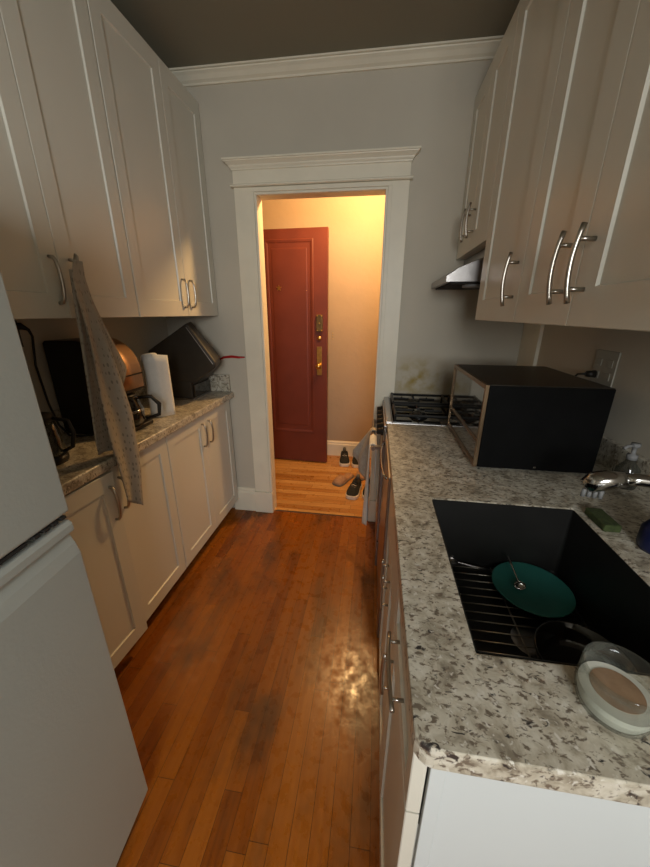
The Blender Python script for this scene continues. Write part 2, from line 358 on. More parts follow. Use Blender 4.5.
def mitre(prof):   # profile (offset, z) swept round the three free sides of the header
    rings = []
    for o, z in prof:
        rings.append([hd.verts.new(p) for p in ((-0.830-o, YF, z), (-0.830-o, YF-0.022-o, z), (0.130+o, YF-0.022-o, z), (0.130+o, YF, z))])
    for a, b_ in zip(rings, rings[1:]):
        for k in range(3): hd.faces.new((a[k], a[k+1], b_[k+1], b_[k]))
    hd.faces.new(rings[-1]); hd.faces.new(rings[0][::-1])
mitre([(0.000, 2.150), (0.006, 2.153), (0.007, 2.158), (0.014, 2.166), (0.016, 2.172), (0.028, 2.182), (0.034, 2.186), (0.035, 2.190), (0.041, 2.191), (0.041, 2.199)])
struct('trim_4', hd, 'trim')
jb = B(); bx(jb, DX0-0.012, DX0, YF, YF+WT, 0, DZ+0.012); bx(jb, DX1, DX1+0.012, YF, YF+WT, 0, DZ+0.012); bx(jb, DX0, DX1, YF, YF+WT, DZ, DZ+0.012)
struct('trim_5', jb, 'trim', bevel=0.002)
def baseb(name, x0, x1, y, h=0.17):
    b_ = B(); prism(b_, [(y, 0), (y-0.020, 0), (y-0.020, h-0.035), (y-0.014, h-0.028), (y-0.014, h-0.012), (y-0.006, h), (y, h)], 'x', x0, x1)
    struct(name, b_, 'trim')
baseb('baseboard_front', -1.0, -0.833, YF, 0.185)
baseb('baseboard_hall', -2.3, 1.5, YH, 0.16)
# white pipe chase board in the far right corner
struct('trim_6', box(0.822, 0.84, 1.95, YF-0.002, 1.02, 1.388), 'trim', bevel=0.002)
struct('trim_7', box(0.822, 0.84, 1.95, YF-0.002, 0.92, 1.02), 'trim', bevel=0.002)

# ---------------- cabinet kit ----------------
def mapf(face, x):      # (u = y, v = z, n = outward) to world
    return (lambda u, v, n: (x+n, u, v)) if face > 0 else (lambda u, v, n: (x-n, u, v))
def shaker(face, x, y0, y1, z0, z1, st=0.06, th=0.02, dep=0.006, bev=0.003, rail=None):
    rail = rail or st
    bm = B(); f = mapf(face, x)
    def ring(a, b_, n): return [bm.verts.new(f(u, v, n)) for u, v in ((y0+a, z0+b_), (y1-a, z0+b_), (y1-a, z1-b_), (y0+a, z1-b_))]
    rs = [ring(0, 0, 0), ring(0, 0, th-0.0015), ring(0.0015, 0.0015, th), ring(st, rail, th), ring(st+bev, rail+bev, th-dep), ]
    for a, b_ in zip(rs, rs[1:]):
        for k in range(4): bm.faces.new((a[k], a[(k+1)%4], b_[(k+1)%4], b_[k]))
    bm.faces.new(rs[-1]); bm.faces.new(rs[0][::-1])
    return bm
def slab(face, x, y0, y1, z0, z1, th=0.02):
    return box(*sorted((x, x+face*th)), y0, y1, z0, z1)
def handle(face, x, y, z0, z1, over=0.0, bow=0.008, off=0.028, r=0.0052, horiz=False):
    """bowed bar; with over>0 the bar runs past its posts"""
    bm = B(); pts = []; N = 10
    for i in range(N+1):
        t = i/N; v = z0+(z1-z0)*t; n = off+bow*(1-(2*t-1)**2)
        pts.append((x+face*n, y, v) if not horiz else (x+face*n, v, y))
    if over == 0:
        first, last = pts[0], pts[-1]
        e = 0.012
        if not horiz:
            pts = [(x, y, z0)] + [(x+face*off*0.75, y, z0+0.002)] + pts[1:-1] + [(x+face*off*0.75, y, z1-0.002)] + [(x, y, z1)]
        else:
            pts = [(x, z0, y), (x+face*off*0.75, z0+0.002, y)] + pts[1:-1] + [(x+face*off*0.75, z1-0.002, y), (x, z1, y)]
        tube(bm, pts, r, 10)
    else:
        tube(bm, pts, r, 10)
        for v in (z0+over, z1-over):
            t = (v-z0)/(z1-z0); n = off+bow*(1-(2*t-1)**2)
            if not horiz: tube(bm, [(x, y, v), (x+face*n, y, v)], r*0.85, 8)
            else: tube(bm, [(x, v, y), (x+face*n, v, y)], r*0.85, 8)
    return bm

# ---- left wall cabinets
UXL = -0.995; UB, UT = 1.400, 2.462
def upper_left(y0, ym, y1, label):
    t = thing('wall_cabinet', label, 'cabinet', (XL+0.001, (y0+y1)/2, UB), 'white wall cabinets above the left counter')
    obj('cabinet_body', box(XL+0.001, UXL-0.021, y0+0.001, y1-0.001, UB, UT), 'cabin', t)
    for a, b_, hy in ((y0, ym, ym-0.030), (ym, y1, ym+0.044)):
        d = obj('door', shaker(1, UXL-0.02, a+0.001, b_-0.001, UB, UT, 0.058, rail=0.072), 'cab', t)
        obj('handle', handle(1, UXL, hy, UB+0.045, UB+0.178, r=0.0055, off=0.018, bow=0.008), 'nickel', d, smooth=True)
    return t
upper_left(0.70, 1.050, 1.395, 'white shaker wall cabinet with a dish towel hanging from its handle, beside the fridge')
upper_left(1.400, 1.802, 2.160, 'white shaker wall cabinet in the far left corner above the paper towel roll')
# ---- left base cabinets
BXL = -0.965
def base_left(y0, y1, label, ajar):
    t = thing('base_cabinet', label, 'cabinet', (XL+0.001, (y0+y1)/2, 0), 'white base cabinets under the left counter')
    obj('cabinet_body', box(XL+0.001, BXL-0.021, y0+0.001, y1-0.001, 0.09, 0.874), 'cabin', t)
    obj('toe_kick', box(XL+0.03, BXL-0.07, y0+0.001, y1-0.001, 0, 0.09), 'kick', t)
    ym = (y0+y1)/2
    for i, (a, b_, hy) in enumerate(((y0, ym, ym-0.032), (ym, y1, ym+0.045))):
        dbm = shaker(1, BXL-0.02, a+0.001, b_-0.001, 0.095, 0.866, 0.058, rail=0.065)
        hbm = handle(1, BXL, hy, 0.68, 0.815, r=0.0055, off=0.018, bow=0.008)
        if ajar and i == 0:
            R = Matrix.Translation((BXL-0.02, a+0.002, 0)) @ Matrix.Rotation(-0.075, 4, 'Z') @ Matrix.Translation((-BXL+0.02, -a-0.002, 0))
            bmesh.ops.transform(dbm, matrix=R, verts=dbm.verts); bmesh.ops.transform(hbm, matrix=R, verts=hbm.verts)
        d = obj('door', dbm, 'cab', t)
        obj('handle', hbm, 'nickel', d, smooth=True)
    return t
base_left(0.645, 1.395, 'white shaker base cabinet beside the fridge with its near door slightly ajar', True)
base_left(1.400, 2.140, 'white shaker base cabinet with paired handles at the doorway end', False)

# ---- left countertop with backsplashes
t = thing('countertop', 'short run of speckled granite worktop between the fridge and the far left corner', 'countertop', (-1.15, 1.4, 0.875))
obj('worktop', box(XL+0.001, -0.938, 0.645, YF-0.001, 0.875, 0.915), 'granite', t, bevel=0.006)
tag(obj('backsplash', box(XL+0.001, -0.958, YF-0.021, YF-0.001, 0.9155, 1.028), 'granite', bevel=0.002), 'short granite backsplash strip against the far wall left of the doorway', 'backsplash')
tag(obj('backsplash', box(XL+0.001, XL+0.021, 0.645, YF-0.0215, 0.9155, 1.02), 'granite', bevel=0.002), 'granite backsplash strip along the left wall behind the coffee machine', 'backsplash')

# ---- right wall cabinets
UXR = 0.41; RB, RT = 1.395, 2.395
def upper_right(y0, y1, z0, doors, label):
    t = thing('wall_cabinet', label, 'cabinet', (XR-0.001, (y0+y1)/2, z0), 'white wall cabinets on the right')
    obj('cabinet_body', box(UXR+0.021, XR-0.001, y0+0.001, y1-0.001, z0, RT), 'cabin', t)
    for a, b_, hy, hz0, hz1 in doors:
        d = obj('door', shaker(-1, UXR+0.02, a+0.001, b_-0.001, z0, RT, 0.072, rail=0.075), 'cab', t)
        obj('handle', handle(-1, UXR, hy, hz0, hz1, over=0.027, bow=0.010, off=0.026, r=0.0055), 'nickel', d, smooth=True)
    return t
upper_right(1.165, 1.603, RB, [(1.165, 1.603, 1.205, 1.442, 1.592)], 'single door white wall cabinet over the microwave, just before the range hood')
upper_right(0.541, 1.163, RB, [(0.541, 0.852, 0.815, 1.440, 1.585), (0.852, 1.163, 0.893, 1.440, 1.586)], 'double door white wall cabinet above the sink with two long bowed handles')
upper_right(0.285, 0.539, RB, [(0.285, 0.539, 0.50, 1.442, 1.592)], 'unseen narrow white wall cabinet added at the near end to shade the sink')  # cabinet outside the view, added to keep the sink in shade
upper_right(1.605, 2.165, 1.696, [(1.605, 1.885, 1.845, 1.745, 1.885), (1.885, 2.165, 1.945, 1.745, 1.885)], 'short white wall cabinet directly above the range hood')

# ---- range hood
t = thing('range_hood', 'slim stainless range hood under the short corner wall cabinet', 'range hood', (0.56, 1.95, 1.545))
hy0, hy1 = 1.72, 2.160
hb = B(); prism(hb, [(0.293, 1.552), (0.293, 1.578), (0.345, 1.612), (0.455, 1.655), (0.455, 1.694), (0.838, 1.694), (0.838, 1.552)], 'y', hy0, hy1)
obj('hood_shell', hb, 'steel', t, bevel=0.002)
obj('filter_panel', box(0.315, 0.80, hy0+0.02, hy1-0.02, 1.545, 1.5515), 'dark', t)
lh = B(); lathe(lh, [(0.045, 1.532), (0.05, 1.536), (0.05, 1.5445)], (0.43, hy0+0.07, 0), 20)
obj('lamp_lens', lh, 'labelw', t, smooth=True)

# ---- right countertop (with sink cut-out)
SX0, SX1, SY0, SY1 = 0.182, 0.560, 0.425, 0.903
t = thing('countertop', 'long speckled cream and black granite counter holding the sink and microwave', 'countertop', (0.45, 0.95, 0.875))
cb = B()
cx0, cx1, cy0, cy1 = 0.074, XR-0.001, 0.282, 1.612
pc = []
for k in range(5):                                     # rounded near corner
    a = PI + PI/2*k/4; pc.append((cx0+0.025+0.025*math.cos(a), cy0+0.025+0.025*math.sin(a)))
def top_ring(z):
    O = [cb.verts.new((x, y, z)) for x, y in pc] + [cb.verts.new((cx1, cy0, z)), cb.verts.new((cx1, cy1, z)), cb.verts.new((cx0, cy1, z))]
    I = [cb.verts.new((x, y, z)) for x, y in ((SX0, SY0), (SX1, SY0), (SX1, SY1), (SX0, SY1))]
    return O, I
O1, I1 = top_ring(0.915); O0, I0 = top_ring(0.875)
for O, I in ((O1, I1), (O0, I0)):
    cb.faces.new((O[0], O[1], O[2], I[0])); cb.faces.new((O[2], O[3], O[4], I[0])); cb.faces.new((O[4], O[5], I[1], I[0]))
    cb.faces.new((O[5], O[6], I[2], I[1])); cb.faces.new((O[6], O[7], I[3], I[2])); cb.faces.new((O[7], O[0], I[0], I[3]))
for A, Bq in ((O0, O1), (I0, I1)):
    n = len(A)
    for k in range(n): cb.faces.new((A[k], A[(k+1)%n], Bq[(k+1)%n], Bq[k]))
obj('worktop', cb, 'granite', t, bevel=0.005)
tag(obj('backsplash', box(XR-0.021, XR-0.001, cy0, 1.612, 0.9155, 1.005), 'granite', bevel=0.002), 'granite backsplash strip along the right wall behind faucet and microwave', 'backsplash')

# ---- sink
t = thing('sink', 'deep rectangular dark steel undermount sink set in the granite counter', 'sink', ((SX0+SX1)/2, (SY0+SY1)/2, 0.69))
sb = B(); e = 0.006; zb = 0.690
def rring(d, z, r, n=5):
    out = []
    for cx, cy, a0 in ((SX0-e+d+r, SY0-e+d+r, PI), (SX1+e-d-r, SY0-e+d+r, 1.5*PI), (SX1+e-d-r, SY1+e-d-r, 0), (SX0-e+d+r, SY1+e-d-r, PI/2)):
        for k in range(n):
            a = a0+PI/2*k/(n-1); out.append(sb.verts.new((cx+r*math.cos(a), cy+r*math.sin(a), z)))
    return out
rg = [rring(e+0.0015, 0.9135, 0.006), rring(e+0.004, zb+0.02, 0.014), rring(e+0.008, zb+0.006, 0.014), rring(e+0.02, zb, 0.014)]
for a, b_ in zip(rg, rg[1:]):
    for k in range(len(a)): sb.faces.new((a[k], a[(k+1)%len(a)], b_[(k+1)%len(a)], b_[k]))
sb.faces.new(rg[-1])
obj('basin', sb, 'sink', t, smooth=False, solid=0.002)
dr = B(); lathe(dr, [(0.0, zb+0.0035), (0.02, zb+0.003), (0.042, zb+0.004), (0.045, zb+0.002)], (0.40, 0.66, 0), 24, close=False)
obj('drain', dr, 'steel', t, smooth=True)
# wire rack standing on the sink bottom
t = thing('sink_rack', 'wire rack lying on the bottom of the dark sink', 'rack', (0.37, 0.66, zb+0.002))
rk = B(); zr = 0.712
rk_y = [0.46+0.0275*i for i in range(16)]
for y in rk_y: tube(rk, [(0.205, y, zr), (0.535, y, zr)], 0.0016, 6)
obj('cross_wires', rk, 'wire', t, smooth=True)
rk = B()
tube(rk, [(0.205, 0.445, zr-0.003), (0.535, 0.445, zr-0.003), (0.535, 0.885, zr-0.003), (0.205, 0.885, zr-0.003), (0.205, 0.445, zr-0.003)], 0.0026, 6)
tube(rk, [(0.37, 0.445, zr-0.003), (0.37, 0.885, zr-0.003)], 0.0026, 6)
obj('frame_wire', rk, 'wire', t, smooth=True)
for x, y in ((0.215, 0.455), (0.525, 0.455), (0.215, 0.875), (0.525, 0.875)):
    f_ = B(); lathe(f_, [(0.005, zb+0.0015), (0.006, zb+0.006), (0.004, zr-0.004)], (x, y, 0), 10); obj('foot', f_, 'black', t)
# plate, cutlery, pan in the sink
pz = zr+0.002
def dish(cx, cy, z, r, hgt, th=0.003):
    bm = B(); lathe(bm, [(0.001, z), (r*0.58, z), (r*0.66, z+0.003), (r, z+hgt), (r*1.0, z+hgt+th), (r*0.97, z+hgt+th), (r*0.64, z+0.003+th), (0.001, z+th)], (cx, cy, 0), 48); return bm
pl_ = dish(0.448, 0.800, pz, 0.098, 0.012)
tag(obj('plate', pl_, 'plate', smooth=True), 'round teal plate lying on the wire rack in the sink', 'plate')
def spoon(name, p0, p1, label, m='steel', z_up=0.0):
    bm = B(); a = Vector(p0); b_ = Vector(p1); d = (b_-a)
    tube(bm, [a, a+d*0.4, a+d*0.72, a+d*0.76], [0.0035, 0.0028, 0.0022, 0.003], 8)
    # shallow oval bowl
    c = a+d*0.88; t1 = d.normalized(); s1 = t1.cross(Vector((0, 0, 1))).normalized(); n1 = s1.cross(t1)
    L_ = d.length*0.13; W_ = 0.016; rings = []
    for i in range(5):
        ph = i/4*PI/2
        rings.append([bm.verts.new(c + t1*L_*math.cos(ph)*math.cos(q)+s1*W_*math.cos(ph)*math.sin(q) - n1*0.007*math.sin(ph)) for q in [2*PI*k/16 for k in range(16)]] if i < 4 else None)
    rings = rings[:4]; tip = bm.verts.new(c-n1*0.007)
    for r0, r1 in zip(rings, rings[1:]):
        for k in range(16): bm.faces.new((r0[k], r0[(k+1)%16], r1[(k+1)%16], r1[k]))
    for k in range(16): bm.faces.new((rings[-1][k], rings[-1][(k+1)%16], tip))
    return tag(obj(name, bm, m, smooth=True), label, 'cutlery')
spoon('spoon', (0.402, 0.865, 0.770), (0.420, 0.790, 0.724), 'steel spoon leaning upright on the teal plate in the sink', 'chrome')
spoon('spoon', (0.365, 0.862, zr+0.005), (0.245, 0.885, zr+0.010), 'dull steel spoon lying flat on the sink rack left of the plate')
pn = B(); lathe(pn, [(0.001, pz), (0.062, pz), (0.078, pz+0.012), (0.086, pz+0.045), (0.089, pz+0.046), (0.090, pz+0.043), (0.082, pz+0.010), (0.060, pz+0.003), (0.001, pz+0.003)], (0.455, 0.575, 0), 40)
tag(obj('bowl', pn, 'gloss', smooth=True), 'shiny black bowl at the near end of the sink behind the clear glass cup', 'bowl')

# ---- right base units
BXR = 0.078
def front(t, y0, y1, z0, z1, kind, h=None):
    bm = shaker(-1, BXR+0.02, y0+0.0015, y1-0.0015, z0, z1, 0.055 if kind == 'door' else 0.03) if kind != 'flat' else slab(-1, BXR+0.02, y0+0.0015, y1-0.0015, z0, z1)
    d = obj('drawer' if kind != 'door' else 'door', bm, 'cab', t)
    if h: obj('handle', handle(-1, BXR, h[0], h[1], h[2], over=0.02, bow=0.004, off=0.020, r=0.004, horiz=h[3]), 'nickel', d, smooth=True)
t = thing('base_cabinet', 'white base cabinet with a drawer at the near end of the granite counter', 'cabinet', (0.46, 0.44, 0))
obj('cabinet_body', box(BXR+0.022, XR-0.001, 0.309, 0.628, 0.09, 0.688), 'cabin', t)
obj('toe_kick', box(BXR+0.08, XR-0.001, 0.309, 0.628, 0, 0.09), 'kick', t)
ep = B(); bx(ep, BXR+0.024, XR-0.001, 0.302, 0.308, 0.0, 0.874); bx(ep, BXR+0.024, BXR+0.045, 0.298, 0.302, 0.0, 0.874)
obj('side_panel', ep, 'endp', t, bevel=0.0015)
front(t, 0.300, 0.63, 0.733, 0.868, 'drawer', (0.80, 0.39, 0.54, True))
front(t, 0.300, 0.63, 0.100, 0.729, 'door', (0.585, 0.55, 0.68, False))
t = thing('base_cabinet', 'white double door sink cabinet beside the dishwasher', 'cabinet', (0.46, 0.87, 0))
obj('cabinet_body', box(BXR+0.022, XR-0.001, 0.631, 1.108, 0.09, 0.680), 'cabin', t)
obj('toe_kick', box(BXR+0.08, XR-0.001, 0.631, 1.108, 0, 0.09), 'kick', t)
front(t, 0.632, 1.108, 0.733, 0.868, 'flat')
front(t, 0.632, 0.870, 0.100, 0.729, 'door', (0.835, 0.55, 0.68, False))
front(t, 0.870, 1.108, 0.100, 0.729, 'door', (0.905, 0.55, 0.68, False))
# ---- dishwasher
t = thing('dishwasher', 'dark stainless dishwasher under the counter between sink cabinet and range', 'dishwasher', (0.46, 1.36, 0))
obj('tub', box(0.10, XR-0.01, 1.112, 1.608, 0.06, 0.872), 'dark', t)
obj('door', box(0.068, 0.099, 1.113, 1.607, 0.10, 0.868), 'steel', t, bevel=0.004)
hh = B(); pts = []
for i in range(13):
    s = i/12; pts.append((0.066-0.018*math.sin(PI*s)**0.5 if 0 < s < 1 else 0.068, 1.20+0.38*s, 0.82))
tube(hh, pts, 0.005, 10); obj('handle', hh, 'chrome', t, smooth=True)
obj('toe_panel', box(0.13, 0.14, 1.112, 1.608, 0, 0.10), 'dark', t)

# ---- range
t = thing('gas_range', 'narrow stainless gas range with black grates in the far right corner', 'stove', (0.46, 1.88, 0))
ry0, ry1 = 1.616, 2.160
obj('body', box(0.075, 0.818, ry0, ry1, 0.03, 0.90), 'steel', t, bevel=0.003)
ct = B(); bx(ct, 0.068, 0.818, ry0, ry1, 0.900, 0.915); bx(ct, 0.068, 0.098, ry0, ry1, 0.915, 0.921)
obj('cooktop', ct, 'steel', t, bevel=0.003)
obj('burner_well', box(0.102, 0.76, ry0+0.014, ry1-0.03, 0.9152, 0.9175), 'gloss', t)
obj('control_panel', box(0.060, 0.075, ry0+0.004, ry1-0.004, 0.815, 0.898), 'steel', t, bevel=0.003)
for i in range(6):
    y = 1.665+i*0.085
    k_ = B(); lathe(k_, [(0.021, 0.0595), (0.021, 0.052), (0.017, 0.048), (0.016, 0.030), (0.0135, 0.027)], (0, y, 0.853), 20, 'x'); obj('knob', k_, 'black', t, smooth=True)
obj('oven_door', box(0.055, 0.0745, ry0+0.006, ry1-0.006, 0.22, 0.808), 'steel', t, bevel=0.004)
obj('oven_window', box(0.0530, 0.0549, ry0+0.08, ry1-0.08, 0.36, 0.66), 'gloss', t)
bh = B(); tube(bh, [(0.012, ry0+0.02, 0.765), (0.012, ry1-0.03, 0.765)], 0.010, 12)
for y in (ry0+0.045, ry1-0.055): bx(bh, 0.012, 0.054, y-0.010, y+0.010, 0.757, 0.773)
obj('oven_handle', bh, 'steel', t)
obj('bottom_drawer', box(0.058, 0.0745, ry0+0.006, ry1-0.006, 0.05, 0.212), 'steel', t, bevel=0.003)
for x in (0.12, 0.77):
    for y in (ry0+0.04, ry1-0.04):
        f_ = B(); lathe(f_, [(0.015, 0.0), (0.015, 0.03)], (x, y, 0), 12); obj('foot', f_, 'black', t)
for by in (1.745, 2.000):
    for bx_ in (0.235, 0.600):
        b_ = B(); lathe(b_, [(0.048, 0.918), (0.046, 0.926), (0.034, 0.928), (0.034, 0.936), (0.030, 0.939)], (bx_, by, 0), 24); obj('burner', b_, 'iron', t, smooth=True)
for gy in (1.745, 2.000):
    g = B(); z = 0.948; a0, a1 = 0.112, 0.750; q0, q1 = gy-0.105, gy+0.105
    def bar(p, q, w=0.0072):
        tube(g, [p, q], w, 6)
    for y in (q0, q1): bar((a0, y, z), (a1, y, z))
    for x in (a0, (a0+a1)/2-0.02, (a0+a1)/2+0.02, a1): bar((x, q0, z), (x, q1, z))
    for bx_ in (0.235, 0.600):
        bar((bx_, q0, z), (bx_, gy-0.025, z)); bar((bx_, gy+0.025, z), (bx_, q1, z))
        bar((bx_-0.115, gy, z), (bx_-0.03, gy, z)); bar((bx_+0.03, gy, z), (bx_+0.115, gy, z))
        for dx, dy in ((0, -0.06), (0, 0.06), (-0.07, 0), (0.07, 0)):   # little upright fingers
            tube(g, [(bx_+dx, gy+dy, z), (bx_+dx, gy+dy, z+0.012)], 0.004, 6)
    for x in (a0, a1, (a0+a1)/2-0.02, (a0+a1)/2+0.02):
        for y in (q0, q1): tube(g, [(x, y, 0.9178), (x, y, z)], 0.006, 6); tube(g, [(x, y, z), (x, y, z+0.010)], 0.0045, 6)
    obj('grate', g, 'iron', t)
# ---- cloths on the oven handle
def cloth(bmf, nu, nv):
    bm = B(); uvl = bm.loops.layers.uv.new('UVMap'); G = [[bm.verts.new(bmf(i/nu, j/nv)) for j in range(nv+1)] for i in range(nu+1)]
    for i in range(nu):
        for j in range(nv):
            f_ = bm.faces.new((G[i][j], G[i+1][j], G[i+1][j+1], G[i][j+1]))
            for lp_, (a, b_) in zip(f_.loops, ((i, j), (i+1, j), (i+1, j+1), (i, j+1))): lp_[uvl].uv = (a/nu*0.45, b_/nv*1.5)
    return bm
def hand_cloth(y0, y1, zf, zback, out, flare, ph):
    def f_(u, v):
        y = y0+(y1-y0)*u; Lf = 0.765-zf; Lb = 0.765-zback; tot = Lf+Lb+0.045
        s = v*tot; w_ = 0.005*math.sin(u*9+ph)
        if s < Lb: x = 0.030; z = zback+s
        elif s < Lb+0.045:
            a = (s-Lb)/0.045*PI; x = 0.012+0.018*math.cos(a) ; z = 0.765+0.015*math.sin(a)
        else:
            d = s-Lb-0.045; k = d/Lf; x = -0.006-out*math.sin(min(1, k*1.15)*PI*0.6)-w_*k*1.5+0.010*math.sin(u*14+ph+k*2)*k; z = 0.765-d
            y += flare*k*(u-0.5)
        return (x, y, z)
    return cloth(f_, 20, 44)
tag(obj('hand_towel', hand_cloth(1.67, 1.82, 0.275, 0.55, 0.004, -0.02, 0), 'towelw', smooth=True, solid=0.004), 'long white hand towel hanging from the oven handle', 'towel')
def dcl(u, v):      # gathered cloth, pinched over the bar, its far corner flaring into the doorway
    y = 1.915+(u-0.5)*(0.05+0.10*v)
    if v < 0.12:
        a = v/0.12*PI; return (0.012+0.018*math.cos(a), y, 0.765+0.016*math.sin(a))
    k = (v-0.12)/0.88
    return (-0.006-0.088*u*min(1, k*1.25)+0.010*math.sin(u*9+1)*k-0.01*k, y, 0.765-k*(0.30-0.11*u))
tag(obj('dish_cloth', cloth(dcl, 20, 40), 'towelg', smooth=True, solid=0.004), 'short greyish dish cloth bunched over the oven handle by the doorway', 'towel')

# ---- microwave
t = thing('microwave', 'large black microwave with a bronze framed glass door on the right counter', 'microwave', (0.54, 1.36, 0.915))
mx0, mx1, my0, my1, mz0, mz1 = 0.350, 0.724, 1.127, 1.597, 0.925, 1.207
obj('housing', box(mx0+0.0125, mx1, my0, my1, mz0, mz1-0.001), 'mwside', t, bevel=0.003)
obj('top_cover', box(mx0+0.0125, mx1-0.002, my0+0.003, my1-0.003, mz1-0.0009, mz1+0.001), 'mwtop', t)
fr = B(); a, b_ = mx0, mx0+0.012
bx(fr, a, b_, my0, my1, mz0, mz0+0.014); bx(fr, a, b_, my0, my1, mz1-0.014, mz1); bx(fr, a, b_, my0, my0+0.010, mz0+0.014, mz1-0.014); bx(fr, a, b_, my1-0.010, my1, mz0+0.014, mz1-0.014)
bx(fr, a, b_, my0+0.014, my1-0.010, mz0+0.085, mz0+0.093)
obj('door_frame', fr, 'bronze', t, bevel=0.001)
obj('door_glass', box(mx0+0.006, mx0+0.012, my0+0.014, my1-0.010, mz0+0.093, mz1-0.014), 'gloss', t)
obj('control_strip', box(mx0+0.005, mx0+0.012, my0+0.014, my1-0.010, mz0+0.014, mz0+0.085), 'gloss', t)
obj('screw_cover', box(0.54, 0.548, my0-0.002, my0-0.0002, 0.934, 0.939), 'chrome', t)
for x in (0.40, 0.69):
    for y in (1.17, 1.55):
        f_ = B(); lathe(f_, [(0.012, 0.915), (0.014, 0.925)], (x, y, 0), 12); obj('foot', f_, 'black', t)

# ---- faucet
t = thing('faucet', 'chrome pull-out kitchen faucet reaching over the sink from the wall side', 'faucet', (0.715, 0.80, 0.915))
fb = B(); lathe(fb, [(0.028, 0.915), (0.028, 0.925), (0.022, 0.935), (0.020, 1.00), (0.018, 1.01)], (0.715, 0.80, 0), 24)
obj('faucet_base', fb, 'chrome', t, smooth=True)
sp = B(); tube(sp, [(0.715, 0.80, 0.985), (0.705, 0.805, 1.03), (0.672, 0.812, 1.052), (0.63, 0.822, 1.052), (0.60, 0.830, 1.045)], [0.017, 0.017, 0.016, 0.015, 0.016], 16)
obj('spout', sp, 'chrome', t, smooth=True)
sh = B(); tube(sh, [(0.606, 0.828, 1.047), (0.575, 0.836, 1.040), (0.552, 0.842, 1.030), (0.538, 0.846, 1.014)], [0.018, 0.024, 0.026, 0.020], 18)
obj('spray_head', sh, 'chrome', t, smooth=True)
for k in range(4):
    q = B(); tube(q, [(0.530+k*0.012, 0.836-k*0.002, 1.012), (0.529+k*0.012, 0.836-k*0.002, 0.992)], 0.0052, 8); obj('nozzle', q, 'labelw', t, smooth=True)
lv = B(); tube(lv, [(0.715, 0.79, 0.97), (0.73, 0.75, 0.985), (0.735, 0.715, 1.005)], [0.009, 0.006, 0.005], 10)
obj('lever', lv, 'chrome', t, smooth=True)
# ---- soap bottle, sponge holder, outlet, black lid thing
t = thing('soap_dispenser', 'clear plastic soap bottle with pump behind the faucet by the wall', 'bottle', (0.785, 1.075, 0.915))
s_ = B(); lathe(s_, [(0.030, 0.9155), (0.032, 0.925), (0.030, 0.975), (0.014, 0.995), (0.012, 1.005)], (0.785, 1.075, 0), 24); obj('bottle_body', s_, 'smoke', t, smooth=True)
s_ = B(); lathe(s_, [(0.014, 1.0055), (0.014, 1.020), (0.006, 1.022), (0.006, 1.045), (0.012, 1.046), (0.012, 1.056)], (0.785, 1.075, 0), 16); tube(s_, [(0.785, 1.075, 1.050), (0.755, 1.062, 1.050), (0.745, 1.058, 1.044)], 0.005, 8); obj('pump', s_, 'labelw', t, smooth=True)
t = thing('dish_soap_jug', 'dark navy squat bottle with a pale label beside the sink', 'bottle', (0.655, 0.770, 0.915))
s_ = B(); lathe(s_, [(0.034, 0.9155), (0.038, 0.925), (0.038, 0.965), (0.026, 0.985), (0.014, 0.992), (0.013, 1.003)], (0.655, 0.745, 0), 28); obj('bottle_body', s_, 'blue', t, smooth=True)
s_ = B()
N_ = 6; ra = 0.0388; V0 = []; V1 = []
for i in range(N_+1):
    a = -2.15+0.5*i/N_; p = (0.655+ra*math.cos(a), 0.745+ra*math.sin(a)); V0.append(s_.verts.new((*p, 0.930))); V1.append(s_.verts.new((*p, 0.962)))
for i in range(N_): s_.faces.new((V0[i], V0[i+1], V1[i+1], V1[i]))
obj('bottle_label', s_, 'labelw', t, solid=0.0004)
s_ = B(); lathe(s_, [(0.015, 1.0035), (0.015, 1.018), (0.006, 1.022)], (0.655, 0.745, 0), 16); obj('cap', s_, 'black', t, smooth=True)
t = thing('sponge', 'green scouring sponge lying between sink and faucet', 'sponge', (0.605, 0.83, 0.915))
M['sponge'] = mat('sponge_green', (0.05, 0.07, 0.02), 0.95, noise=0.4, nscale=120, bump=0.6, bscale=300)
obj('sponge_block', box(0.575, 0.615, 0.800, 0.885, 0.9155, 0.935), 'sponge', t, bevel=0.004)
t = thing('wall_outlet', 'cream double outlet plate on the right wall behind the microwave', 'outlet', (XR, 1.40, 1.23))
obj('cover_plate', box(XR-0.006, XR-0.0005, 1.335, 1.465, 1.165, 1.295), 'outlet', t, bevel=0.002)
for y in (1.368, 1.432):
    for z in (1.205, 1.252):
        obj('socket', box(XR-0.0085, XR-0.0061, y-0.015, y+0.015, z-0.013, z+0.013), 'outlet', t, bevel=0.003)
cb_ = B(); tube(cb_, [(XR-0.010, 1.432, 1.205), (XR-0.04, 1.436, 1.205)], [0.014, 0.011], 10); tube(cb_, [(XR-0.04, 1.436, 1.205), (XR-0.058, 1.455, 1.20), (XR-0.062, 1.50, 1.16), (XR-0.05, 1.54, 1.05), (XR-0.06, 1.50, 0.96), (0.728, 1.45, 0.95)], 0.004, 8)
tag(obj('black_cable', cb_, 'black', smooth=True), 'black plug and cord of the microwave at the right wall outlet', 'plug')

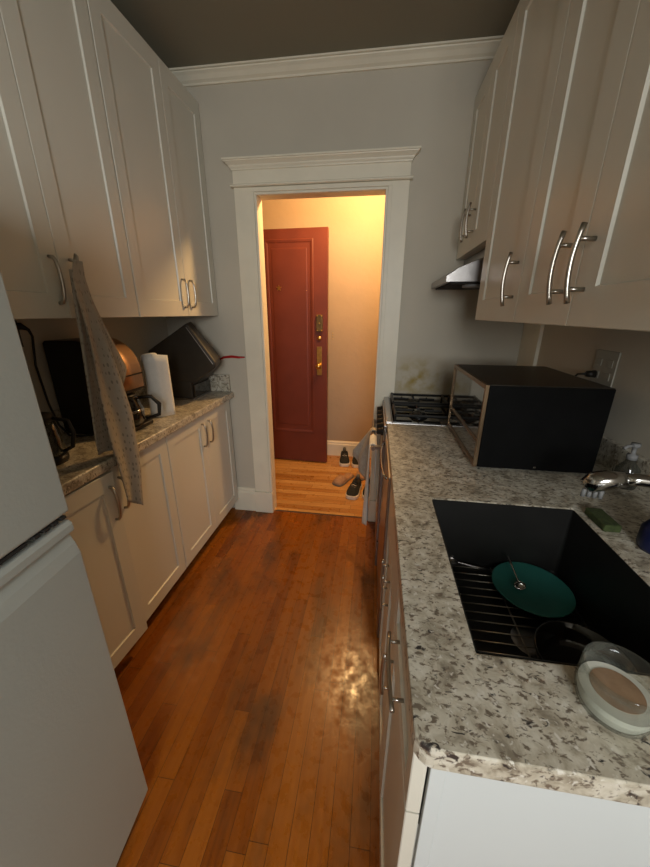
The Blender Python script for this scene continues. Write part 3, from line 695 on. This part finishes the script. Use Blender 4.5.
# ---- glass cup on the near counter
cx_, cy_ = 0.340, 0.366
t = thing('glass_cup', 'small clear glass cup half full of milky liquid on the near counter by the sink', 'cup', (cx_, cy_, 0.915))
g = B(); z0 = 0.9155
lathe(g, [(0.001, z0), (0.034, z0), (0.040, z0+0.006), (0.045, z0+0.024), (0.044, z0+0.050), (0.0435, z0+0.068), (0.0425, z0+0.0695), (0.042, z0+0.050), (0.043, z0+0.024), (0.0375, z0+0.008), (0.032, z0+0.004), (0.001, z0+0.004)], (cx_, cy_, 0), 48)
obj('glass_wall', g, 'glass', t, smooth=True)
g = B(); lathe(g, [(0.001, z0+0.0045), (0.0315, z0+0.0045), (0.037, z0+0.009), (0.0425, z0+0.024), (0.042, z0+0.032), (0.001, z0+0.032)], (cx_, cy_, 0), 40)
obj('milky_liquid', g, 'wax', t, smooth=False)
g = B(); lathe(g, [(0.001, z0+0.0322), (0.030, z0+0.0322), (0.030, z0+0.0328), (0.001, z0+0.0328)], (cx_+0.002, cy_+0.002, 0), 40)
obj('surface_film', g, 'film', t)

# ---------------- fridge ----------------
FR = math.radians(5.0)
t = thing('refrigerator', 'tall white top-freezer refrigerator cut off by the left edge of the photo', 'refrigerator', (-0.617, 0.537, 0), rotz=FR)
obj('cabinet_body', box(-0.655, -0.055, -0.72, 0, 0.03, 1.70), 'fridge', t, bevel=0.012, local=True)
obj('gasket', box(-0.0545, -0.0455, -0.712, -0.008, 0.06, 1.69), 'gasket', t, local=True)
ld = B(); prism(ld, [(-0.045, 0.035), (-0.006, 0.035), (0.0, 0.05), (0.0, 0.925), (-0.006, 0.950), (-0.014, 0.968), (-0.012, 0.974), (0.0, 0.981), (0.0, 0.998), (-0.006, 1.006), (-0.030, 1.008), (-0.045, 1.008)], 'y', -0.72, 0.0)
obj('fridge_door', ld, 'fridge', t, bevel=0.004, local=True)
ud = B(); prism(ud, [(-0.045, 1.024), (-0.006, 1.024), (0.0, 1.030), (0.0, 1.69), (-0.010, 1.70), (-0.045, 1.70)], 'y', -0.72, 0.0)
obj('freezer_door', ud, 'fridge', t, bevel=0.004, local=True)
gr = B()
bx(gr, -0.034, -0.004, -0.70, -0.10, 1.0165, 1.0225)
for k in range(4): bx(gr, -0.034, -0.002, -0.085+k*0.021, -0.073+k*0.021, 1.0165, 1.0225)
obj('handle_groove', gr, 'dark', t, local=True)
for x in (-0.60, -0.10):
    for y in (-0.66, -0.06):
        f_ = B(); lathe(f_, [(0.018, 0.0), (0.018, 0.03)], (x, y, 0), 12); obj('foot', f_, 'black', t, local=True)

# ---------------- left counter things ----------------
# dish towel on the wall cabinet handle
def lerp_tab(T, z):
    for (z0_, a0_), (z1_, a1_) in zip(T, T[1:]):
        if z >= z1_: return a0_+(a1_-a0_)*(z-z0_)/(z1_-z0_)
    return T[-1][1]
TL = [(1.575, 1.060), (1.52, 1.030), (1.333, 1.026), (0.983, 1.012), (0.70, 1.030)]
TR = [(1.575, 1.092), (1.52, 1.084), (1.327, 1.107), (1.044, 1.146), (0.822, 1.142), (0.64, 1.104)]
def dt(u, v):
    z = 1.572-v*(0.84+0.065*u)
    y = lerp_tab(TL, z)*(1-u)+lerp_tab(TR, z)*u
    k = min(1, v*3)
    x = -0.934+0.012*v+0.009*math.sin(u*7.5+1.2)*k+0.004*math.sin(v*9+u*3)*k-0.014*(1-k)
    return (x, y, z)
t = thing('dish_towel', 'long grey dotted dish towel hanging from the left wall cabinet handle', 'towel', (-0.955, 1.06, 1.56))
obj('front_fold', cloth(dt, 26, 60), 'towel', t, smooth=True, solid=0.003)
def dt2(u, v):
    z = 1.53-v*(0.30+0.10*math.sin(PI*min(1, u*1.0)))-0.02*u
    y = 1.075+u*(0.02+0.115*min(1, v*1.05)**1.2)
    x = -0.962+0.006*math.sin(u*8)
    return (x, y, z)
obj('back_corner', cloth(dt2, 14, 30), 'towel', t, smooth=True, solid=0.003)
def dt3(u, v):
    z = 1.545-v*(0.605+0.01*u)
    y = 1.045-0.055*min(1, v*1.1)*(1-u)+0.03*u; x = -0.960+0.006*math.sin(u*6+v*2)
    return (x, y, z)
obj('back_fold', cloth(dt3, 14, 40), 'towel', t, smooth=True, solid=0.003)
lpb = B(); tube(lpb, [(-0.950, 1.075, 1.560), (-0.952, 1.080, 1.585), (-0.965, 1.089, 1.592), (-0.975, 1.091, 1.575), (-0.962, 1.084, 1.558)], 0.004, 8)
obj('hanging_loop', lpb, 'towel', t, smooth=True)

# coffee machine with curved copper front
t = thing('coffee_machine', 'black countertop coffee machine with curved copper front behind the hanging towel', 'coffee maker', (-1.19, 1.34, 0.915))
cy0_, cy1_ = 1.235, 1.435
prof = [(-1.33, 0.935), (-1.33, 1.300), (-1.32, 1.310), (-1.20, 1.312)]
for k in range(1, 9):
    a = PI/2*(1-k/8); prof.append((-1.20+0.145*math.cos(a), 1.165+0.147*math.sin(a)))
prof += [(-1.052, 1.085), (-1.17, 1.085), (-1.17, 0.935)]
b_ = B(); prism(b_, prof, 'y', cy0_, cy1_); obj('housing', b_, 'black', t, bevel=0.004)
cpv = B(); n = 10; A = []; Bq = []
for k in range(n+1):
    a = PI/2*(0.85*(1-k/n)); r = 0.150
    x = -1.20+r*math.cos(a); z = 1.165+r*math.sin(a)
    A.append(cpv.verts.new((x, cy0_+0.014, z))); Bq.append(cpv.verts.new((x, cy1_-0.014, z)))
for k in range(n): cpv.faces.new((A[k], A[k+1], Bq[k+1], Bq[k]))
v1_ = cpv.verts.new((-1.049, cy0_+0.014, 1.10)); v2_ = cpv.verts.new((-1.049, cy1_-0.014, 1.10)); cpv.faces.new((A[-1], v1_, v2_, Bq[-1]))
obj('copper_band', cpv, 'copper', t, smooth=True, solid=0.002)
obj('badge_line', box(-1.0530, -1.0455, cy0_+0.014, cy1_-0.014, 1.158, 1.164), 'black', t)
obj('base_plate', box(-1.33, -1.04, cy0_, cy1_, 0.915, 0.935), 'black', t, bevel=0.006)
cf = B(); lathe(cf, [(0.062, 0.9355), (0.074, 0.955), (0.076, 1.005), (0.062, 1.045), (0.054, 1.060), (0.056, 1.065)], (-1.100, 1.335, 0), 32); obj('carafe', cf, 'gloss', t, smooth=True)
cf = B(); lathe(cf, [(0.056, 1.0655), (0.054, 1.074), (0.012, 1.077)], (-1.102, 1.335, 0), 28); obj('carafe_lid', cf, 'black', t, smooth=True)
cf = B(); lathe(cf, [(0.0765, 0.998), (0.0780, 1.000), (0.0780, 1.008), (0.0765, 1.010)], (-1.102, 1.335, 0), 32); obj('carafe_band', cf, 'chrome', t, smooth=True)
cf = B(); tube(cf, [(-1.050, 1.365, 1.058), (-1.005, 1.395, 1.058), (-0.980, 1.410, 1.02), (-0.986, 1.407, 0.97), (-1.032, 1.375, 0.955)], [0.007, 0.009, 0.010, 0.009, 0.007], 10); obj('carafe_handle', cf, 'black', t, smooth=True)

# paper towel roll
t = thing('paper_towel_roll', 'upright white paper towel roll with a loose sheet on the left counter', 'paper towels', (-1.088, 1.560, 0.915))
p_ = B(); lathe(p_, [(0.018, 0.920), (0.040, 0.920), (0.041, 1.205), (0.018, 1.205), (0.018, 0.920)], (-1.088, 1.560, 0), 36, close=False); obj('roll', p_, 'paper', t, smooth=False)
p_ = B(); lathe(p_, [(0.0165, 0.9165), (0.0165, 1.207), (0.015, 1.207), (0.015, 0.9165), (0.0165, 0.9165)], (-1.088, 1.560, 0), 20, close=False); obj('core', p_, 'card', t)
def sheet(u, v):
    a = -2.4+u*2.6; r = 0.0425+0.010*max(0, u-0.55)/0.45
    return (-1.088+r*math.cos(a)+(0.02*max(0, u-0.8)/0.2), 1.560+r*math.sin(a)+0.015*max(0, u-0.8)/0.2, 0.918+v*0.302+0.012*math.sin(u*PI)*v)
obj('loose_sheet', cloth(sheet, 20, 8), 'paper', t, smooth=True, solid=0.0015)
# sheet drooping over the top of the roll
def sheet2(u, v):
    a = -PI*0.15+u*PI*0.9
    return (-1.088-0.050*math.cos(a)*1.0+v*0.008, 1.545+v*0.030, 1.205+0.026*math.sin(a)-0.03*max(0, u-0.8)/0.2)
obj('top_sheet', cloth(sheet2, 16, 4), 'paper', t, smooth=True, solid=0.0015)

# tilted black box on a black tray
t = thing('countertop_oven', 'big dark boxy appliance tilted up on its black base in the far left corner', 'appliance', (-1.18, 1.99, 0.915))
obj('tray', box(-1.33, -1.078, 1.885, 2.125, 0.9155, 0.925), 'steel', t, bevel=0.002)
obj('base_block', box(-1.33, -1.084, 1.8885, 2.120, 0.9255, 1.030), 'appl', t, bevel=0.004)
obj('front_drawer', box(-1.0838, -1.074, 1.905, 2.105, 0.932, 1.005), 'gloss', t, bevel=0.004)
bb = B()
Fp = [(-1.335, 1.205), (-1.066, 1.362), (-0.915, 1.140), (-0.925, 1.112), (-1.060, 1.022), (-1.100, 1.018), (-1.335, 1.018)]
Bp = [(-1.335, 1.150), (-1.165, 1.345), (-0.990, 1.160), (-0.985, 1.125), (-1.060, 1.022), (-1.100, 1.018), (-1.335, 1.018)]
Fm = [((f[0]+b_[0])/2+0.020*(1 if i in (1, 2, 3) else 0), (f[1]+b_[1])/2+0.018*(1 if i in (0, 1, 2) else 0)) for i, (f, b_) in enumerate(zip(Fp, Bp))]
R3 = [[bb.verts.new((p[0], y, p[1])) for p in P] for P, y in ((Fp, 1.89), (Fm, 1.99), (Bp, 2.09))]
for a, b_ in zip(R3, R3[1:]):
    for k in range(7): bb.faces.new((a[k], a[(k+1)%7], b_[(k+1)%7], b_[k]))
bb.faces.new(R3[0][::-1]); bb.faces.new(R3[-1])
obj('tilted_body', bb, 'appl', t, bevel=0.010)
sm_ = B(); tube(sm_, [(-1.072, 1.889, 1.340), (-0.932, 1.889, 1.135)], 0.0016, 6)  # bright wire standing in for the highlight along the front edge
obj('edge_highlight', sm_, 'nickel', t)
pk = B(); tube(pk, [(-1.09, 1.90, 1.010), (-1.075, 1.90, 1.030), (-1.06, 1.92, 1.045)], 0.008, 8); obj('hinge_arm', pk, 'black', t, smooth=True)
# red cord on the far wall
rc = B(); tube(rc, [(-1.03, YF-0.010, 1.120), (-0.985, YF-0.010, 1.142), (-0.93, YF-0.010, 1.148), (-0.88, YF-0.010, 1.144), (-0.842, YF-0.008, 1.146)], [0.004, 0.007, 0.0085, 0.0075, 0.004], 8)
tag(obj('red_strap', rc, 'redp', smooth=True), 'thin red strap against the far wall between dark appliance and door casing', 'strap')

# clear kettle near the fridge
t = thing('electric_kettle', 'see-through kettle with dark lid on the left counter by the fridge', 'kettle', (-1.135, 0.975, 0.915))
k_ = B(); lathe(k_, [(0.065, 0.9155), (0.068, 0.925), (0.066, 0.940)], (-1.135, 0.955, 0), 32); obj('kettle_base', k_, 'black', t, smooth=True)
k_ = B(); lathe(k_, [(0.062, 0.9405), (0.064, 0.96), (0.058, 1.03), (0.052, 1.065), (0.050, 1.065), (0.056, 1.03), (0.062, 0.96), (0.060, 0.9405)], (-1.135, 0.955, 0), 32); obj('kettle_glass', k_, 'smoke', t, smooth=True)
k_ = B(); lathe(k_, [(0.053, 1.0655), (0.052, 1.085), (0.030, 1.094), (0.012, 1.098), (0.012, 1.110)], (-1.135, 0.955, 0), 28); obj('kettle_lid', k_, 'black', t, smooth=True)
k_ = B(); tube(k_, [(-1.085, 0.975, 1.075), (-1.045, 0.99, 1.065), (-1.035, 0.992, 1.02), (-1.045, 0.985, 0.97), (-1.072, 0.972, 0.955)], 0.007, 10); obj('kettle_handle', k_, 'black', t, smooth=True)
# power cord
t = thing('wall_outlet', 'dark outlet on the left wall under the wall cabinet with a cord plugged in', 'outlet', (XL, 1.14, 1.35))
obj('cover_plate', box(XL+0.0005, XL+0.007, 1.10, 1.18, 1.29, 1.388), 'gasket', t, bevel=0.002)
pc_ = B(); tube(pc_, [(XL+0.0075, 1.15, 1.365), (XL+0.04, 1.16, 1.368), (XL+0.052, 1.175, 1.355), (XL+0.045, 1.190, 1.33), (XL+0.035, 1.180, 1.22), (XL+0.03, 1.195, 1.06), (XL+0.05, 1.195, 0.97), (XL+0.09, 1.195, 0.925), (XL+0.14, 1.205, 0.9195), (XL+0.17, 1.2325, 0.9195)], [0.016, 0.013, 0.006, 0.0045, 0.0042, 0.0042, 0.0042, 0.0042, 0.004, 0.004], 8)
tag(obj('black_cable', pc_, 'black', smooth=True), 'black power cord dropping down the left wall to the counter', 'cord')

# ---------------- hallway ----------------
t = thing('panel_door', 'oxblood red wooden panel door standing open in the hall', 'door', (-0.68, 3.12, 0))
t.rotation_euler = (0, 0, math.radians(-3))
W0, W1 = -0.42, 0.252
dz0, dz1 = 0.012, 2.068
d = B()
def dring(x0, x1, z0, z1, n): return [d.verts.new(p) for p in ((x0, n, z0), (x1, n, z0), (x1, n, z1), (x0, n, z1))]
# door face towards the kitchen (-y) with one tall recessed panel and double mouldings
rs = [dring(W0, W1, dz0, dz1, 0.022), dring(W0, W1, dz0, dz1, -0.022), dring(W0+0.13, W1-0.12, dz0+0.30, dz1-0.075, -0.022), dring(W0+0.137, W1-0.127, dz0+0.307, dz1-0.082, -0.0255), dring(W0+0.150, W1-0.140, dz0+0.32, dz1-0.095, -0.0235), dring(W0+0.160, W1-0.150, dz0+0.33, dz1-0.105, -0.0190), dring(W0+0.185, W1-0.175, dz0+0.375, dz1-0.140, -0.0185), dring(W0+0.192, W1-0.182, dz0+0.382, dz1-0.147, -0.0205)]
for a, b_ in zip(rs, rs[1:]):
    for k in range(4): d.faces.new((a[k], a[(k+1)%4], b_[(k+1)%4], b_[k]))
d.faces.new(rs[-1]); d.faces.new(rs[0][::-1])
obj('door_leaf', d, 'red', t, local=True)
p_ = B(); bx(p_, 0.160, 0.205, -0.0265, -0.0225, 0.882, 1.135); o = obj('lock_plate', p_, 'brass', t, bevel=0.001, local=True)
k_ = B(); lathe(k_, [(0.009, -0.027), (0.009, -0.045), (0.022, -0.052), (0.026, -0.064), (0.018, -0.076), (0.004, -0.079)], (0.180, 0, 0.965), 24, 'y'); obj('door_knob', k_, 'brass', t, smooth=True, local=True)
k_ = B(); lathe(k_, [(0.019, -0.0225), (0.019, -0.030), (0.012, -0.034), (0.003, -0.035)], (0.182, 0, 1.208), 24, 'y'); obj('deadbolt_escutcheon', k_, 'brass', t, smooth=True, local=True)
p_ = B(); bx(p_, 0.158, 0.214, -0.040, -0.0225, 1.265, 1.405); obj('rim_lock', p_, 'dbrass', t, bevel=0.004, local=True)
for x in (0.166, 0.206):
    for z in (1.275, 1.395):
        k_ = B(); lathe(k_, [(0.007, -0.0402), (0.005, -0.044)], (x, 0, z), 10, 'y'); obj('screw', k_, 'brass', t, local=True)
k_ = B(); lathe(k_, [(0.008, -0.0402), (0.006, -0.050)], (0.186, 0, 1.335), 12, 'y'); obj('lock_cylinder', k_, 'brass', t, local=True)
st = B(); pts5 = []
for k in range(10):
    a = PI/2+k*PI/5; r = 0.026 if k % 2 == 0 else 0.011; pts5.append((-0.175+r*math.cos(a), 1.62+r*math.sin(a)))
prism(st, pts5, 'y', -0.0250, -0.0206); obj('star_knocker', st, 'brass', t, local=True)
lb = B(); bx(lb, W1+0.0002, W1+0.004, -0.012, 0.012, 0.86, 1.06); obj('latch_plate', lb, 'dbrass', t, local=True)
k_ = B(); lathe(k_, [(0.009, 0.0225), (0.009, 0.045), (0.024, 0.055), (0.022, 0.070), (0.004, 0.074)], (0.205, 0, 0.965), 20, 'y'); obj('door_knob', k_, 'dbrass', t, smooth=True, local=True)
k_ = B(); lathe(k_, [(0.004, -0.0206), (0.003, -0.025)], (0.07, 0, 1.60), 8, 'y'); obj('peephole', k_, 'brass', t, local=True)
# small wall bits beside the door
t = thing('strike_plate', 'tiny brass strike plate on the hall wall beside the red door', 'strike plate', (-0.42, YH, 1.2))
for z in (1.19, 1.215, 1.24): obj('screw', box(-0.414, -0.404, YH-0.004, YH-0.0003, z-0.005, z+0.005), 'brass', t)
# hall ceiling lamp
t = thing('ceiling_lamp', 'warm glowing hall ceiling lamp out of sight above the doorway', 'lamp', (-0.07, 2.64, ZC))
k_ = B(); lathe(k_, [(0.06, ZC-0.0005), (0.06, ZC-0.02), (0.02, ZC-0.03), (0.012, ZC-0.06), (0.02, ZC-0.09), (0.02, ZC-0.12)], (-0.07, 2.64, 0), 24); obj('ceiling_rose', k_, 'brass', t, smooth=True)

# shoes
def shoe(cx, cy, ang, upper_m, sole_m, name, label, cat, group, L_=0.27, tongue=True, slipper=False):
    t = thing(name, label, cat, (cx, cy, 0), group, ang)      # toe points to local -y
    st_ = [(-0.5, 0.020, 0.030), (-0.47, 0.032, 0.045), (-0.38, 0.043, 0.058), (-0.25, 0.046, 0.070), (-0.10, 0.042, 0.088), (0.05, 0.036, 0.100), (0.20, 0.034, 0.098), (0.36, 0.036, 0.100), (0.46, 0.030, 0.098), (0.50, 0.018, 0.085)]
    st_ = [(a, b*1.12, c) for a, b, c in st_]
    zs = 0.030 if not slipper else 0.014
    up_ = B(); rings = []
    for k, (s, w_, h_) in enumerate(st_):
        if slipper: h_ = h_*(0.85 if s < 0.0 else 0.35)
        y = s*L_; ring = []
        for q in range(13):
            a = PI*q/12; x = w_*math.cos(a)*0.98; z = zs+(h_-zs)*(math.sin(a)**0.75)
            if s > 0.0 and 0.25 < q/12 < 0.75: z = min(z, h_*(0.55 if not slipper else 0.7))   # foot opening dips in
            ring.append(up_.verts.new((x, y, z)))
        rings.append(ring)
    for a, b_ in zip(rings, rings[1:]):
        for q in range(12): up_.faces.new((a[q], a[q+1], b_[q+1], b_[q]))
    up_.faces.new(rings[0]); up_.faces.new(rings[-1][::-1])
    obj('upper', up_, upper_m, t, smooth=True, local=True, solid=0.003, sub=1)
    so = B(); O1 = []; O2 = []; pts = [(w_+0.003, s*L_*1.03) for s, w_, h_ in st_]; loop = pts + [(-x, y) for x, y in reversed(pts)]
    prism(so, loop, 'z', 0.0, zs+0.003); obj('sole', so, sole_m, t, bevel=0.005, local=True)
    if not slipper:
        op = B(); lathe(op, [(0.001, 0.0), (0.9, 0.0), (1.0, 0.003), (0.001, 0.003)], (0, 0, 0), 20)
        for v in op.verts: v.co = Vector((v.co.x*0.022, 0.075+v.co.y*0.045, 0.066+v.co.z))
        obj('insole', op, 'dark', t, local=True)
        tg = B(); tube(tg, [(0, -0.015, 0.085), (0, 0.006, 0.104), (0, 0.012, 0.114)], [0.022, 0.021, 0.014], 10)
        for v in tg.verts: v.co.y = v.co.y*0.6
        obj('tongue', tg, upper_m, t, smooth=True, local=True)
        for k in range(3):
            l_ = B(); yy = -0.055+k*0.018; zz = 0.081+k*0.008; tube(l_, [(-0.022, yy, zz-0.006), (0, yy-0.004, zz+0.004), (0.022, yy, zz-0.006)], 0.0022, 6); obj('lace', l_, 'sole' if k == 1 else 'shoeg', t, smooth=True, local=True)
        hl = B(); tube(hl, [(0, 0.116, 0.07), (0, 0.122, 0.098), (0, 0.124, 0.112)], [0.018, 0.016, 0.010], 8); obj('heel_tab', hl, 'shoeg', t, smooth=True, local=True)
    return t
G1, G2, G3 = 'black sneakers by the hall baseboard', 'grey and tan slippers on the hall floor', 'black sneakers nearest the doorway'
shoe(-0.255, 3.155, 0.10, 'shoeb', 'sole', 'sneaker', 'left black sneaker of the pair against the hall baseboard', 'shoe', G1, 0.24)
shoe(-0.128, 3.150, 0.06, 'shoeb', 'sole', 'sneaker', 'right black sneaker of the pair against the hall baseboard, half behind the cloth', 'shoe', G1, 0.24)
shoe(-0.225, 2.745, -0.50, 'shoet', 'slipg', 'slipper', 'tan and grey slipper lying left of the front sneakers', 'shoe', G2, 0.25, slipper=True)
shoe(-0.050, 2.890, -0.35, 'shoet', 'slipg', 'slipper', 'tan slipper behind the front sneakers, partly hidden by the cloth', 'shoe', G2, 0.25, slipper=True)
shoe(-0.115, 2.545, -0.18, 'shoeb', 'sole', 'sneaker', 'black and grey sneaker in front, nearest the kitchen doorway', 'shoe', G3, 0.25)
shoe(0.01, 2.560, -0.10, 'shoeb', 'sole', 'sneaker', 'front sneaker mostly hidden behind the white hand towel', 'shoe', G3, 0.25)
